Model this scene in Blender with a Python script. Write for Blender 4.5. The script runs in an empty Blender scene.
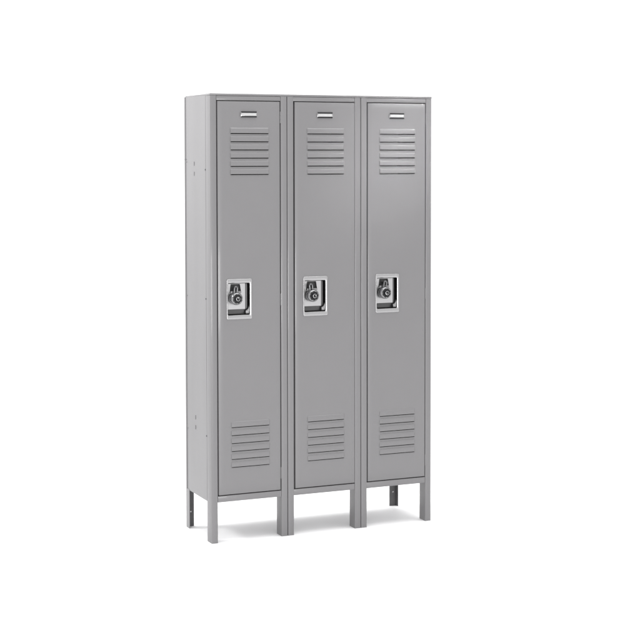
import bpy, bmesh, math, random
from mathutils import Vector, Matrix
random.seed(4)
IN = 0.0254
scene = bpy.context.scene
col = scene.collection

# ------------------------------------------------------------ materials
def new_mat(name):
    m = bpy.data.materials.new(name); m.use_nodes = True
    nt = m.node_tree
    return m, nt, nt.nodes['Principled BSDF']

def paint_mat(name, c, rough=0.38, wear=True):
    """semi-gloss baked enamel: fine orange peel, faint oil-canning of the thin sheet"""
    m, nt, b = new_mat(name)
    tc = nt.nodes.new('ShaderNodeTexCoord')
    n1 = nt.nodes.new('ShaderNodeTexNoise'); n1.inputs['Scale'].default_value = 420; n1.inputs['Detail'].default_value = 2
    mp = nt.nodes.new('ShaderNodeMapping'); mp.inputs['Scale'].default_value = (5.0, 5.0, 1.6)
    n2 = nt.nodes.new('ShaderNodeTexNoise'); n2.inputs['Scale'].default_value = 1.0; n2.inputs['Detail'].default_value = 2
    nt.links.new(tc.outputs['Object'], n1.inputs['Vector'])
    nt.links.new(tc.outputs['Object'], mp.inputs['Vector'])
    nt.links.new(mp.outputs['Vector'], n2.inputs['Vector'])
    b1 = nt.nodes.new('ShaderNodeBump'); b1.inputs['Strength'].default_value = 0.12; b1.inputs['Distance'].default_value = 0.0002
    b2 = nt.nodes.new('ShaderNodeBump'); b2.inputs['Strength'].default_value = 0.5; b2.inputs['Distance'].default_value = 0.003
    nt.links.new(n2.outputs['Fac'], b2.inputs['Height'])
    nt.links.new(n1.outputs['Fac'], b1.inputs['Height'])
    nt.links.new(b2.outputs['Normal'], b1.inputs['Normal'])
    nt.links.new(b1.outputs['Normal'], b.inputs['Normal'])
    rr = nt.nodes.new('ShaderNodeMapRange')
    rr.inputs['To Min'].default_value = rough - 0.06; rr.inputs['To Max'].default_value = rough + 0.06
    nt.links.new(n2.outputs['Fac'], rr.inputs['Value']); nt.links.new(rr.outputs['Result'], b.inputs['Roughness'])
    n3 = nt.nodes.new('ShaderNodeTexNoise'); n3.inputs['Scale'].default_value = 9; n3.inputs['Detail'].default_value = 5
    nt.links.new(tc.outputs['Object'], n3.inputs['Vector'])
    mx = nt.nodes.new('ShaderNodeMix'); mx.data_type = 'RGBA'
    mx.inputs['A'].default_value = (c[0]*.97, c[1]*.97, c[2]*.97, 1)
    mx.inputs['B'].default_value = (c[0]*1.03, c[1]*1.03, c[2]*1.03, 1)
    nt.links.new(n3.outputs['Fac'], mx.inputs['Factor'])
    nt.links.new(mx.outputs['Result'], b.inputs['Base Color'])
    b.inputs['Coat Weight'].default_value = 0.22; b.inputs['Coat Roughness'].default_value = 0.07
    return m

def metal_mat(name, c, rough, aniso_scale=(3, 3, 260), bump=0.15):
    m, nt, b = new_mat(name)
    b.inputs['Base Color'].default_value = (*c, 1); b.inputs['Metallic'].default_value = 1
    tc = nt.nodes.new('ShaderNodeTexCoord')
    mp = nt.nodes.new('ShaderNodeMapping'); mp.inputs['Scale'].default_value = aniso_scale
    n = nt.nodes.new('ShaderNodeTexNoise'); n.inputs['Scale'].default_value = 8; n.inputs['Detail'].default_value = 3
    nt.links.new(tc.outputs['Object'], mp.inputs['Vector']); nt.links.new(mp.outputs['Vector'], n.inputs['Vector'])
    rr = nt.nodes.new('ShaderNodeMapRange')
    rr.inputs['To Min'].default_value = max(.02, rough - 0.08); rr.inputs['To Max'].default_value = rough + 0.08
    nt.links.new(n.outputs['Fac'], rr.inputs['Value']); nt.links.new(rr.outputs['Result'], b.inputs['Roughness'])
    bp = nt.nodes.new('ShaderNodeBump'); bp.inputs['Strength'].default_value = bump; bp.inputs['Distance'].default_value = 0.0003
    nt.links.new(n.outputs['Fac'], bp.inputs['Height']); nt.links.new(bp.outputs['Normal'], b.inputs['Normal'])
    return m

def plain_mat(name, c, rough, spec=0.5, nscale=60, var=0.08):
    m, nt, b = new_mat(name)
    tc = nt.nodes.new('ShaderNodeTexCoord')
    n = nt.nodes.new('ShaderNodeTexNoise'); n.inputs['Scale'].default_value = nscale; n.inputs['Detail'].default_value = 4
    nt.links.new(tc.outputs['Object'], n.inputs['Vector'])
    mx = nt.nodes.new('ShaderNodeMix'); mx.data_type = 'RGBA'
    mx.inputs['A'].default_value = (*[v*(1-var) for v in c], 1); mx.inputs['B'].default_value = (*[min(1, v*(1+var)) for v in c], 1)
    nt.links.new(n.outputs['Fac'], mx.inputs['Factor']); nt.links.new(mx.outputs['Result'], b.inputs['Base Color'])
    b.inputs['Roughness'].default_value = rough
    b.inputs['Specular IOR Level'].default_value = spec
    return m

GREY = (0.145, 0.142, 0.1455)
M_PAINT = paint_mat('grey_enamel', GREY)
M_STEEL = metal_mat('brushed_stainless', (0.34, 0.337, 0.34), 0.26)
M_CHROME = metal_mat('chrome', (0.75, 0.75, 0.76), 0.10, (1, 1, 1), 0.03)
M_GUN = metal_mat('dark_lock_steel', (0.11, 0.11, 0.115), 0.24, (1, 1, 1), 0.05)
M_RING = metal_mat('worn_dial_ring', (0.42, 0.42, 0.43), 0.22, (1, 1, 1), 0.03)
M_SHACK = metal_mat('shackle_steel', (0.13, 0.13, 0.133), 0.2, (1, 1, 1), 0.03)
M_BLACK = plain_mat('black_dial', (0.008, 0.008, 0.009), 0.35, 0.25)
M_BACK_STAPLE = plain_mat('black_hole_backing_and_staple', (0.02, 0.02, 0.02), 0.5)
M_WHITE = plain_mat('white_marking', (0.75, 0.75, 0.74), 0.5)
M_LIPSHADE = plain_mat('shadowed_steel_lip', (0.016, 0.016, 0.017), 0.6, 0.2)  # near-black colour paints the shadow lines along the card holder lips
M_LEGDARK = plain_mat('dark_leg_steel', (0.075, 0.074, 0.076), 0.45, 0.35, 20, .25)
M_CUPIN = metal_mat('cup_recess_shade', (0.085, 0.084, 0.085), 0.4)  # pocket shade put into the colour of the cup's recess walls
M_GLINT_SHELF = metal_mat('satin_glint_and_shelf', (0.20, 0.198, 0.20), 0.4)
M_PLATE = metal_mat('satin_lift_plate', (0.40, 0.397, 0.40), 0.3)
M_CARD = plain_mat('white_card', (0.40, 0.40, 0.40), 0.45)
M_FLOOR = plain_mat('white_studio_floor', (0.94, 0.94, 0.945), 0.6, 0.2, 3, 0.005)

# ------------------------------------------------------------ mesh helpers (inches)
def add_box(bm, x0, x1, y0, y1, z0, z1, bev=0.0, seg=2, mi=0):
    vs = [bm.verts.new((x, y, z)) for x in (x0, x1) for y in (y0, y1) for z in (z0, z1)]
    idx = [(0,1,3,2), (4,6,7,5), (0,4,5,1), (2,3,7,6), (0,2,6,4), (1,5,7,3)]
    fs = [bm.faces.new([vs[i] for i in f]) for f in idx]
    for f in fs: f.material_index = mi
    if bev:
        es = list({e for f in fs for e in f.edges})
        r = bmesh.ops.bevel(bm, geom=es, offset=bev, segments=seg, affect='EDGES', profile=0.5)
        for f in r['faces']: f.material_index = mi

def add_lathe(bm, prof, cx, cz, seg=40, mi=0):
    """surface of revolution about the Y axis: prof = [(r, y, mat)]"""
    rings = []
    for r, y, *_ in prof:
        if r < 1e-6: rings.append([bm.verts.new((cx, y, cz))])
        else: rings.append([bm.verts.new((cx + r*math.cos(2*math.pi*k/seg), y, cz + r*math.sin(2*math.pi*k/seg))) for k in range(seg)])
    for i in range(len(rings)-1):
        a, b = rings[i], rings[i+1]; m = prof[i][2] if len(prof[i]) > 2 else mi
        for k in range(seg):
            k2 = (k+1) % seg
            if len(a) == 1 and len(b) == 1: continue
            if len(a) == 1: f = bm.faces.new((a[0], b[k], b[k2]))
            elif len(b) == 1: f = bm.faces.new((a[k], b[0], a[k2]))
            else: f = bm.faces.new((a[k], b[k], b[k2], a[k2]))
            f.material_index = m

def add_tube(bm, pts, r, seg=14, mi=0):
    rings = []
    n = len(pts)
    for i, p in enumerate(pts):
        p = Vector(p)
        t = (Vector(pts[min(i+1, n-1)]) - Vector(pts[max(i-1, 0)])).normalized()
        up = Vector((0, 1, 0))
        if abs(t.dot(up)) > .95: up = Vector((0, 0, 1))
        a = t.cross(up).normalized(); b = t.cross(a).normalized()
        rings.append([bm.verts.new(p + r*(a*math.cos(2*math.pi*k/seg) + b*math.sin(2*math.pi*k/seg))) for k in range(seg)])
    for i in range(n-1):
        for k in range(seg):
            f = bm.faces.new((rings[i][k], rings[i][(k+1) % seg], rings[i+1][(k+1) % seg], rings[i+1][k])); f.material_index = mi
    for rg in (rings[0], rings[-1]):
        f = bm.faces.new(rg); f.material_index = mi

def rrect(x0, x1, z0, z1, r, n=5):
    pts = []
    for cx, cz, a0 in ((x1-r, z1-r, 0), (x0+r, z1-r, 90), (x0+r, z0+r, 180), (x1-r, z0+r, 270)):
        for k in range(n+1):
            a = math.radians(a0 + 90*k/n)
            pts.append((cx + r*math.cos(a), cz + r*math.sin(a)))
    return pts

def add_loops(bm, loops, cap=False, mi=0):
    """loops = [(pts2d, y)] joined ring to ring"""
    rings = [[bm.verts.new((x, y, z)) for x, z in pts] for pts, y in loops]
    for a, b in zip(rings, rings[1:]):
        n = len(a)
        for k in range(n):
            f = bm.faces.new((a[k], a[(k+1) % n], b[(k+1) % n], b[k])); f.material_index = mi
    if cap:
        f = bm.faces.new(rings[-1]); f.material_index = mi

def obj(name, bm, mats, parent=None, loc=(0, 0, 0), angle=32, recalc=True):
    if recalc: bmesh.ops.recalc_face_normals(bm, faces=bm.faces)
    bm.transform(Matrix.Scale(IN, 4))
    me = bpy.data.meshes.new(name); bm.to_mesh(me); bm.free()
    for p in me.polygons: p.use_smooth = True
    me.set_sharp_from_angle(angle=math.radians(angle))
    for m in (mats if isinstance(mats, (list, tuple)) else [mats]): me.materials.append(m)
    o = bpy.data.objects.new(name, me); col.objects.link(o)
    o.location = Vector(loc)*IN
    if parent: o.parent = parent
    return o

def thicken(o, t, angle):
    """give an open sheet real thickness, keep every fold and cut edge crisp"""
    md = o.modifiers.new('thickness', 'SOLIDIFY'); md.thickness = t*IN; md.offset = -1
    bpy.context.view_layer.update()
    dg = bpy.context.evaluated_depsgraph_get()
    me = bpy.data.meshes.new_from_object(o.evaluated_get(dg))
    o.modifiers.clear(); o.data = me
    for p in me.polygons: p.use_smooth = True
    me.set_sharp_from_angle(angle=math.radians(angle))

def empty(name, loc):
    o = bpy.data.objects.new(name, None); col.objects.link(o); o.location = Vector(loc)*IN
    o.empty_display_size = .1
    return o

def copy_tree(o, parent, loc):
    """copy an object with its children"""
    c = o.copy(); col.objects.link(c); c.parent = parent; c.location = Vector(loc)*IN
    for ch in o.children:
        copy_tree(ch, c, ch.location/IN)
    return c

def tag(o, label=None, cat=None, group=None, kind=None):
    for k, v in (('label', label), ('category', cat), ('group', group), ('kind', kind)):
        if v: o[k] = v

# ------------------------------------------------------------ setting
fb = bmesh.new()
N = 64; R = 1600.0
c = fb.verts.new((0, 0, 0)); rg = []
for k in range(N):
    rg.append(fb.verts.new((R*math.cos(2*math.pi*k/N), R*math.sin(2*math.pi*k/N), 0)))
for k in range(N): fb.faces.new((c, rg[k], rg[(k+1) % N]))
floor = obj('floor', fb, M_FLOOR); tag(floor, kind='structure')

# ------------------------------------------------------------ locker bank
W, D, H = 12.0, 12.0, 66.0
bank = empty('locker_bank', (18, 6, 0))
tag(bank, 'grey steel bank of three tall lockers joined side by side on short legs', 'lockers')
O = Vector((-18, -6, 0))          # front-left foot seen from the empty
def L(x, y=0, z=0): return (x + O.x, y + O.y, z + O.z)

# front posts, each running down into a leg: folded channel, open to the rear below the body
def post_bm(mirror):
    bm = bmesh.new()
    w = 0.955
    prof = [(0, 1.98), (0, 0.06), (0.018, 0.018), (0.06, 0), (w-0.06, 0), (w-0.018, 0.018), (w, 0.06), (w, 1.98), (w-.06, 1.98), (w-.06, .12), (.06, .12), (.06, 1.98)]
    if mirror: prof = [(w-x, y) for x, y in prof][::-1]
    zs = [0, 65.68]
    rings = [[bm.verts.new((x, y, z)) for x, y in prof] for z in zs]
    n = len(prof)
    for k in range(n):
        bm.faces.new((rings[0][k], rings[0][(k+1) % n], rings[1][(k+1) % n], rings[1][k]))
    bm.faces.new(rings[0]); bm.faces.new(rings[1])
    # return lip closing the rear of the channel (leaves the slot of the rolled section)
    add_box(bm, .064, w-.064, 1.84, 1.90, 0.02, 65.6)
    # small glide under the foot
    return bm
post0 = obj('post', post_bm(False), M_PAINT, bank, L(0.0))
for i in range(3):
    if i: copy_tree(post0, bank, L(12*i + 0.045))
    o = post0.copy(); col.objects.link(o); o.parent = bank; o.location = Vector(L(12*i + 11.0))*IN

# rails
bm = bmesh.new(); add_box(bm, 0.985, 10.98, 0.03, 1.2, 65.02, 65.66, .04)
rt = obj('top_rail', bm, M_PAINT, bank, L(0))
bm = bmesh.new()
add_box(bm, 0.985, 10.98, 0.03, 1.3, 6.02, 6.93, .05)
rb = obj('bottom_rail', bm, M_PAINT, bank, L(0))
for i in (1, 2):
    copy_tree(rt, bank, L(12*i)); copy_tree(rb, bank, L(12*i))
# door stops behind the gaps (so the gap reads dark, as a real rebate does)
bm = bmesh.new()
add_box(bm, 0.97, 1.45, 1.0, 1.06, 6.95, 65.0); add_box(bm, 10.5, 10.99, 1.0, 1.06, 6.95, 65.0)
add_box(bm, 1.46, 10.49, 1.0, 1.06, 64.5, 65.0); add_box(bm, 1.46, 10.49, 1.31, 1.37, 6.3, 7.4)
st = obj('door_stop', bm, M_PAINT, bank, L(0))
for i in (1, 2): copy_tree(st, bank, L(12*i))

# top cap
bm = bmesh.new(); add_box(bm, -0.015, 36.015, -0.02, 2.0, 65.70, 66.0, .05, 3)
add_box(bm, 0.16, 35.84, 2.004, 11.96, 65.70, 65.96, .03, 2)
obj('top_panel', bm, M_PAINT, bank, L(0))
# bottom panels
bm = bmesh.new(); add_box(bm, 1.0, 11.0, 1.4, 11.85, 6.1, 6.16)
bp_ = obj('bottom_panel', bm, M_PAINT, bank, L(0))
for i in (1, 2): copy_tree(bp_, bank, L(12*i))
# partitions
bm = bmesh.new(); add_box(bm, -0.03, 0.03, 2.02, 11.85, 6.0, 65.6)
pt = obj('partition', bm, M_PAINT, bank, L(12))
copy_tree(pt, bank, L(24))
# back
bm = bmesh.new(); add_box(bm, 0.06, 35.94, 11.9, 12.0, 5.95, 65.69, .02)
obj('back_panel', bm, M_PAINT, bank, L(0))

# side panels : thin sheet, slightly bowed, edges rolled in
def side_bm(sgn):
    bm = bmesh.new()
    ny, nz = 26, 40
    y0, y1, z0, z1 = 2.03, 11.98, 5.92, 65.93
    ys = [y0, y0+.14, y0+.2] + [y0+.14+(y1-.62-y0-.14)*k/ny for k in range(1, ny)] + [y1-.62, y1-.50, y1-.40, y1-.34, y1-.05, y1]
    zs = [z0, z0+.05, z0+.15] + [z0+.15+(z1-.3-z0)*k/nz for k in range(1, nz+1)] 
    def off(y, z):
        t = (y-y0)/(y1-.5-y0); s = (z-z0)/(z1-z0)
        if y >= y1-.36: return -0.02 if y < y1-.03 else 0.03      # rear angle stands a little proud
        if y <= y0+.001: return 0.20
        if y <= y0+.141: return 0.18
        if y > y1-.55: return 0.09
        e = max(0.0, min(1, t))
        bow = 0.030*math.sin(math.pi*e) + 0.05*(1-s)*0
        wob = 0.010*math.sin(9.0*t+2.1*s) + 0.008*math.sin(5.3*s*3+1.3+t*3)
        return 0.055 - bow - wob
    g = [[bm.verts.new((off(y, z) if sgn < 0 else -off(y, z), y, z)) for z in zs] for y in ys]
    for i in range(len(ys)-1):
        for j in range(len(zs)-1):
            q = (g[i][j], g[i+1][j], g[i+1][j+1], g[i][j+1])
            bm.faces.new(q if sgn > 0 else q[::-1])
    return bm
def side_panel(x, sgn):
    sp = obj('side_panel', side_bm(sgn), M_PAINT, bank, L(x), recalc=False, angle=40)
    thicken(sp, .05, 40)
    def stud(y, z, r=.085, h=.05, out=0.0, m=M_PAINT):
        bm = bmesh.new()
        add_lathe(bm, [(r, 0.0), (r, -h*.5), (r*.75, -h), (0, -h*1.1)], 0, 0, 16)
        bm.transform(Matrix.Rotation(math.radians(-90 if sgn < 0 else 90), 4, 'Z'))
        obj('rivet', bm, m, sp, (sgn*out, y, z))
    for y, z in ((2.22, 15.6), (2.22, 35.9), (2.22, 54.9)): stud(y, z, .13, .10, -0.05, M_GUN)
    for y, z in ((11.1, 15.4), (11.1, 35.7), (11.1, 56.0)): stud(y, z, .09, .05, -0.02)
    # pairs of small punched slots along the middle of the side
    for z in (55.75, 54.25, 17.6, 16.1):
        bm = bmesh.new()
        add_box(bm, -0.012, 0.012, -.07, .07, -.30, .30, .011, 2)
        obj('slot', bm, M_GUN, sp, (sgn*0.004, 7.36, z))
    # butt joint of the rear corner angle
    bm = bmesh.new(); add_box(bm, -.006, .006, -.42, .34, -.035, .035)
    obj('seam', bm, M_GUN, sp, (sgn*.018, 11.62, 56.36))
    return sp
side_panel(0.0, -1); side_panel(36.0, 1)

# rear legs: angle section
def angle_bm(a, b, sgn):
    bm = bmesh.new()
    t = .09
    # side flange (toward the front) and back flange (toward the middle)
    add_box(bm, *sorted((0, sgn*t)), 12-a, 12.0, 0, 6.05, .012, 1)
    add_box(bm, *sorted((sgn*(t+.002), sgn*b)), 12-t, 12.0, 0, 5.9, .012, 1, 1)
    # darker inner face and a zinc bolt in it
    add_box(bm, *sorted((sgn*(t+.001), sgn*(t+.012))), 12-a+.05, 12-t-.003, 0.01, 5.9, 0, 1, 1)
    cx = sgn*(t+b)/2
    add_lathe(bm, [(.17, 12-t-.001, 2), (.17, 12-t-.09, 2), (.12, 12-t-.13, 2), (0, 12-t-.13, 2)], cx, 2.3, 6, 2)
    return bm
LEGM = [M_PAINT, M_LEGDARK, M_STEEL]
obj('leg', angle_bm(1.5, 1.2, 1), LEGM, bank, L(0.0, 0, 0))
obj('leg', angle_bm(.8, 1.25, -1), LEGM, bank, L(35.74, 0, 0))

# ------------------------------------------------------------ door
X0, X1, Z0, Z1 = 1.125, 10.875, 7.05, 64.91
LX0, LX1 = 3.05, 9.15
lips = [54.25 + 1.2*k for k in range(6)] + [11.12 + 1.18*k for k in range(6)]
HX0, HX1, HZ0, HZ1 = 2.56, 6.28, 33.1, 38.7       # opening for the handle cup
def fx(x):
    d = min(x-LX0, LX1-x)
    if d <= 0: return 0
    return min(1, 0.80 + 0.20*min(1, d/.3)) if d >= .1 else 0.80*d/.1
def door_bm():
    bm = bmesh.new()
    xs = sorted({LX0-.05, LX1+.05, LX0, LX0+.1, LX0+.22, LX0+.4, LX1-.4, LX1-.22, LX1-.1, LX1, HX0, HX1, HX1+.1, 2.0, 7.2, 8.2, 10.2} | {3.9+.6*k for k in range(4)})
    zs = {20.0, 24, 28, 32, 42, 46, 50, 62.4, 64.0, 8.5, 9.8, HZ0, HZ1, HZ0-.1, HZ1+.1, 35, 37}
    for l in lips: zs |= {l-.17, l-.13, l, l+.08, l+.3, l+.52, l+.64, l+.73, l+.80, l+.84}
    zs = sorted(zs)
    edge = [(0, .88), (0, .09), (.028, .026), (.09, .0)]
    U = [(X0+d, y) for d, y in edge] + [(x, 0) for x in xs] + [(X1-d, y) for d, y in edge[::-1]]
    V = [(Z0+d, y) for d, y in edge] + [(z, 0) for z in zs] + [(Z1-d, y) for d, y in edge[::-1]]
    def fz(z):
        for l in lips:
            t = z-l
            if -1e-4 <= t <= .80:
                if t >= .7999: return 0
                if t > .70: return 0.42
                if t > .60: return 0.78
                if t > .5: return 0.84
                if t > .2: return 0.95
                return 1.0
        return 0
    g = []
    for x, yx in U:
        g.append([bm.verts.new((x, 0.035 + max(yx, yz) - 0.15*fx(x)*fz(z) , z)) for z, yz in V])
    for i in range(len(U)-1):
        for j in range(len(V)-1):
            cx = (U[i][0]+U[i+1][0])/2; cz = (V[j][0]+V[j+1][0])/2
            if HX0 < cx < HX1 and HZ0 < cz < HZ1: continue
            if LX0+.1 < cx < LX1-.1 and any(l-.13 < cz < l for l in lips): continue
            q = (g[i][j], g[i+1][j], g[i+1][j+1], g[i][j+1])
            try: bm.faces.new(q)
            except ValueError: pass
    bmesh.ops.remove_doubles(bm, verts=bm.verts, dist=1e-5)
    bmesh.ops.dissolve_degenerate(bm, dist=1e-5, edges=bm.edges)
    return bm
def make_door(loc):
    d = obj('door', door_bm(), M_PAINT, bank, loc, angle=28, recalc=False)
    thicken(d, .045, 28)
    # name-card holder
    bm = bmesh.new()
    add_box(bm, 4.74, 7.26, -.055, .034, 62.66, 63.36, .02, 2, 0)
    add_box(bm, 4.88, 7.12, -.075, -.056, 62.80, 63.20, .006, 1, 1)
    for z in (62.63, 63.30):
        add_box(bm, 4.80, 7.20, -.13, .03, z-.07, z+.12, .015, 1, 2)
    add_box(bm, 4.68, 4.76, -.12, .03, 62.73, 63.29, .02, 2, 0)
    obj('card_holder', bm, [M_STEEL, M_CARD, M_LIPSHADE], d)
    # recessed stainless handle cup
    bm = bmesh.new()
    px0, px1, pz0, pz1 = 2.42, 6.40, 32.93, 38.87
    hx0, hx1, hz0, hz1 = 2.60, 6.03, 33.55, 38.27
    add_loops(bm, [(rrect(px0, px1, pz0, pz1, .22), .03), (rrect(px0, px1, pz0, pz1, .22), -.02),
                   (rrect(px0+.02, px1-.02, pz0+.02, pz1-.02, .20), -.06), (rrect(px0+.07, px1-.07, pz0+.07, pz1-.07, .17), -.08),
                   (rrect(hx0-.05, hx1+.05, hz0-.05, hz1+.05, .22), -.07), (rrect(hx0-.01, hx1+.01, hz0-.01, hz1+.01, .2), -.04),
                   (rrect(hx0, hx1, hz0, hz1, .2), .03)])
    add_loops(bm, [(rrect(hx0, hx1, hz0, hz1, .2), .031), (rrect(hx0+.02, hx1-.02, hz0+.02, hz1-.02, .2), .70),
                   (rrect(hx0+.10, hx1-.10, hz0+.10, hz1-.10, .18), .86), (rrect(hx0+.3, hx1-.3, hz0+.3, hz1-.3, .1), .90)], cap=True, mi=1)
    # wedge added in the cup's lower right corner to imitate its light reflection
    glint = [(6.01, 33.70), (6.01, 34.85), (5.98, 34.80), (5.86, 34.42), (5.62, 34.22), (5.46, 34.15), (5.46, 33.70)]
    g2 = [(6.01, 33.74), (6.01, 34.80), (6.0, 34.75), (5.88, 34.38), (5.64, 34.18), (5.49, 34.11), (5.49, 33.74)]
    add_loops(bm, [(glint, .60), (glint, .16), (g2, .13)], cap=True, mi=2)
    obj('handle_cup', bm, [M_STEEL, M_CUPIN, M_GLINT_SHELF], d, angle=45)
    # lift plate inside the cup with its tapered hasp opening
    bm = bmesh.new()
    outer = [(2.64, 34.38), (5.38, 34.38), (5.38, 38.22), (2.64, 38.22)]
    inner = [(2.92, 36.80), (4.76, 36.80), (4.55, 38.14), (3.10, 38.14)]
    o2 = [(2.67, 34.41), (5.35, 34.41), (5.35, 38.19), (2.67, 38.19)]
    i2 = [(2.95, 36.83), (4.73, 36.83), (4.52, 38.11), (3.13, 38.11)]
    add_loops(bm, [(outer, .55), (outer, .14), (o2, .11), (inner, .11), (i2, .14), (i2, .52)])
    add_box(bm, 2.9, 4.8, .60, .66, 36.5, 38.15, 0, 1, 1)  # black sheet added behind the opening so the hole looks dark
    # staple the shackle passes through
    add_box(bm, 3.70, 3.86, -.48, .50, 37.30, 37.66, .04, 2, 1)
    # folded hasp shelf along the foot of the opening
    add_box(bm, 3.02, 4.62, -.16, .12, 36.72, 37.12, .05, 2, 2)
    obj('lift_plate', bm, [M_PLATE, M_BACK_STAPLE, M_GLINT_SHELF], d, angle=40)
    # hinges in the right-hand gap
    for k, z in enumerate((62.6, 35.6, 9.6)):
        bm = bmesh.new()
        for a, b in ((-.85, -.30), (-.27, .27), (.30, .85)):
            add_tube(bm, [(0, 0, a), (0, 0, b)], .062, 12)
        obj('hinge', bm, M_PAINT, d, (10.955, .06, z))
    return d
door = make_door(L(0))
copy_tree(door, bank, L(12.12)); copy_tree(door, bank, L(24.05))
# ------------------------------------------------------------ padlocks
def make_padlock(loc):
    r = empty('padlock', loc)
    bm = bmesh.new()
    add_lathe(bm, [(0, .38, 0), (.80, .38, 0), (.90, .33, 0), (.93, .24, 0), (.93, -.34, 1), (.90, -.42, 1), (.88, -.47, 0), (.85, -.50, 0), (0, -.50, 0)], 0, 0, 56)
    obj('body', bm, [M_GUN, M_RING], r, angle=50)
    bm = bmesh.new()
    prof = [(.83, -.505, 0), (.82, -.60, 1), (.79, -.64, 0), (.66, -.66, 0), (.40, -.67, 0), (.38, -.70, 0), (.33, -.93, 0), (.29, -.97, 1), (.26, -.985, 0), (0, -.985, 0)]
    add_lathe(bm, prof, 0, 0, 56)
    for k in range(40):                 # graduation marks round the dial
        a = 2*math.pi*k/40; l = .13 if k % 5 == 0 else .07; w = .016 if k % 5 == 0 else .010
        c_, s_ = math.cos(a), math.sin(a)
        p = [(r_, w_) for r_, w_ in ((.76-l, -w), (.76, -w), (.76, w), (.76-l, w))]
        vs = [bm.verts.new((q*c_ - v*s_, -.672 if q > .5 else -.675, q*s_ + v*c_)) for q, v in p]
        f = bm.faces.new(vs); f.material_index = 2
    for k in range(12):                 # grip ribs of the knob
        a = 2*math.pi*k/12
        add_tube(bm, [(.385*math.cos(a), -.72, .385*math.sin(a)), (.335*math.cos(a), -.91, .335*math.sin(a))], .028, 6, 0)
    add_box(bm, -.02, .02, -1.0, -.975, .05, .24, 0, 1, 2)
    obj('dial', bm, [M_BLACK, M_CHROME, M_WHITE], r, angle=50)
    bm = bmesh.new()
    q = .22
    pts = [(-q-.1, 0, .70), (-q-.1, 0, 1.25)] + [(-.1+q*math.cos(a), 0, 1.50 + q*math.sin(a)) for a in [math.pi*(1-k/12) for k in range(13)]] + [(q-.1, 0, 1.25), (q-.1, 0, .70)]
    add_tube(bm, pts, .135, 16)
    obj('shackle', bm, M_SHACK, r, angle=60)
    return r
pads = []
p0 = make_padlock((3.68, -.56, 36.05))
p0.rotation_euler = (0, math.radians(4), 0)
pads.append(p0)
for x, rz, turn in ((15.80, -5, 70), (27.73, 9, 215)):
    p = p0.copy(); col.objects.link(p); p.location = Vector((x, -.56, 36.05))*IN
    p.rotation_euler = (0, math.radians(rz), 0)
    for ch in p0.children:
        q = ch.copy(); col.objects.link(q); q.parent = p
        if ch.name.startswith('dial'): q.rotation_euler = (0, math.radians(turn), 0)
    pads.append(p)
for p, w in zip(pads, ('left locker door', 'middle locker door', 'right locker door')):
    tag(p, 'round dark combination padlock hanging in the steel handle of the ' + w, 'padlock', 'combination padlocks on the locker doors')

# ------------------------------------------------------------ light
w = bpy.data.worlds.new('World'); scene.world = w; w.use_nodes = True
bg = w.node_tree.nodes['Background']
bg.inputs['Color'].default_value = (1, 0.998, 1, 1); bg.inputs['Strength'].default_value = 1.40
def area(name, loc, tgt, sx, sy, power, c=(1, 1, 1), spread=180):
    l = bpy.data.lights.new(name, 'AREA'); l.shape = 'RECTANGLE'; l.size = sx; l.size_y = sy; l.energy = power; l.color = c; l.spread = math.radians(spread)
    o = bpy.data.objects.new(name, l); col.objects.link(o)
    o.location = Vector(loc)*IN
    o.rotation_euler = (Vector(tgt)*IN - o.location).to_track_quat('-Z', 'Y').to_euler()
    return o
area('overhead_softbox', (22, -4, 150), (22, 2, 0), 3.0, 2.8, 100)
area('left_softbox', (-105, 50, 125), (0, 6, 70), 1.2, .8, 21, spread=60)
area('louver_glint_lamp', (104, -112, 122), (30, 0, 57.5), .07, .20, .36, spread=10)  # unseen lamp added for glints on the right door's upper louvers
area('low_fill_lamp', (-30, -240, 16), (20, 0, 0), 2.6, .6, 60, spread=150)  # unseen front fill added to brighten the lower fronts

# ------------------------------------------------------------ camera
CX, CY, CZ, YAW, PITCH, F, U0, V0 = -75.156, -219.516, 57.295, 0.428918, -0.0470666, 1589.09, 368.205, 228.158
cam = bpy.data.cameras.new('camera'); co = bpy.data.objects.new('camera', cam); col.objects.link(co)
co.location = Vector((CX, CY, CZ))*IN
fwd = Vector((math.sin(YAW)*math.cos(PITCH), math.cos(YAW)*math.cos(PITCH), math.sin(PITCH)))
co.rotation_euler = fwd.to_track_quat('-Z', 'Y').to_euler()
cam.sensor_width = 36; cam.sensor_fit = 'HORIZONTAL'; cam.lens = 36*F/640
cam.shift_x = (320-U0)/640; cam.shift_y = (V0-320)/640
cam.clip_start = .05; cam.clip_end = 500
scene.camera = co
scene.view_settings.view_transform = 'Standard'; scene.view_settings.look = 'None'
scene.view_settings.exposure = 0; scene.view_settings.gamma = 1
scene.render.resolution_x = 1024; scene.render.resolution_y = 1024
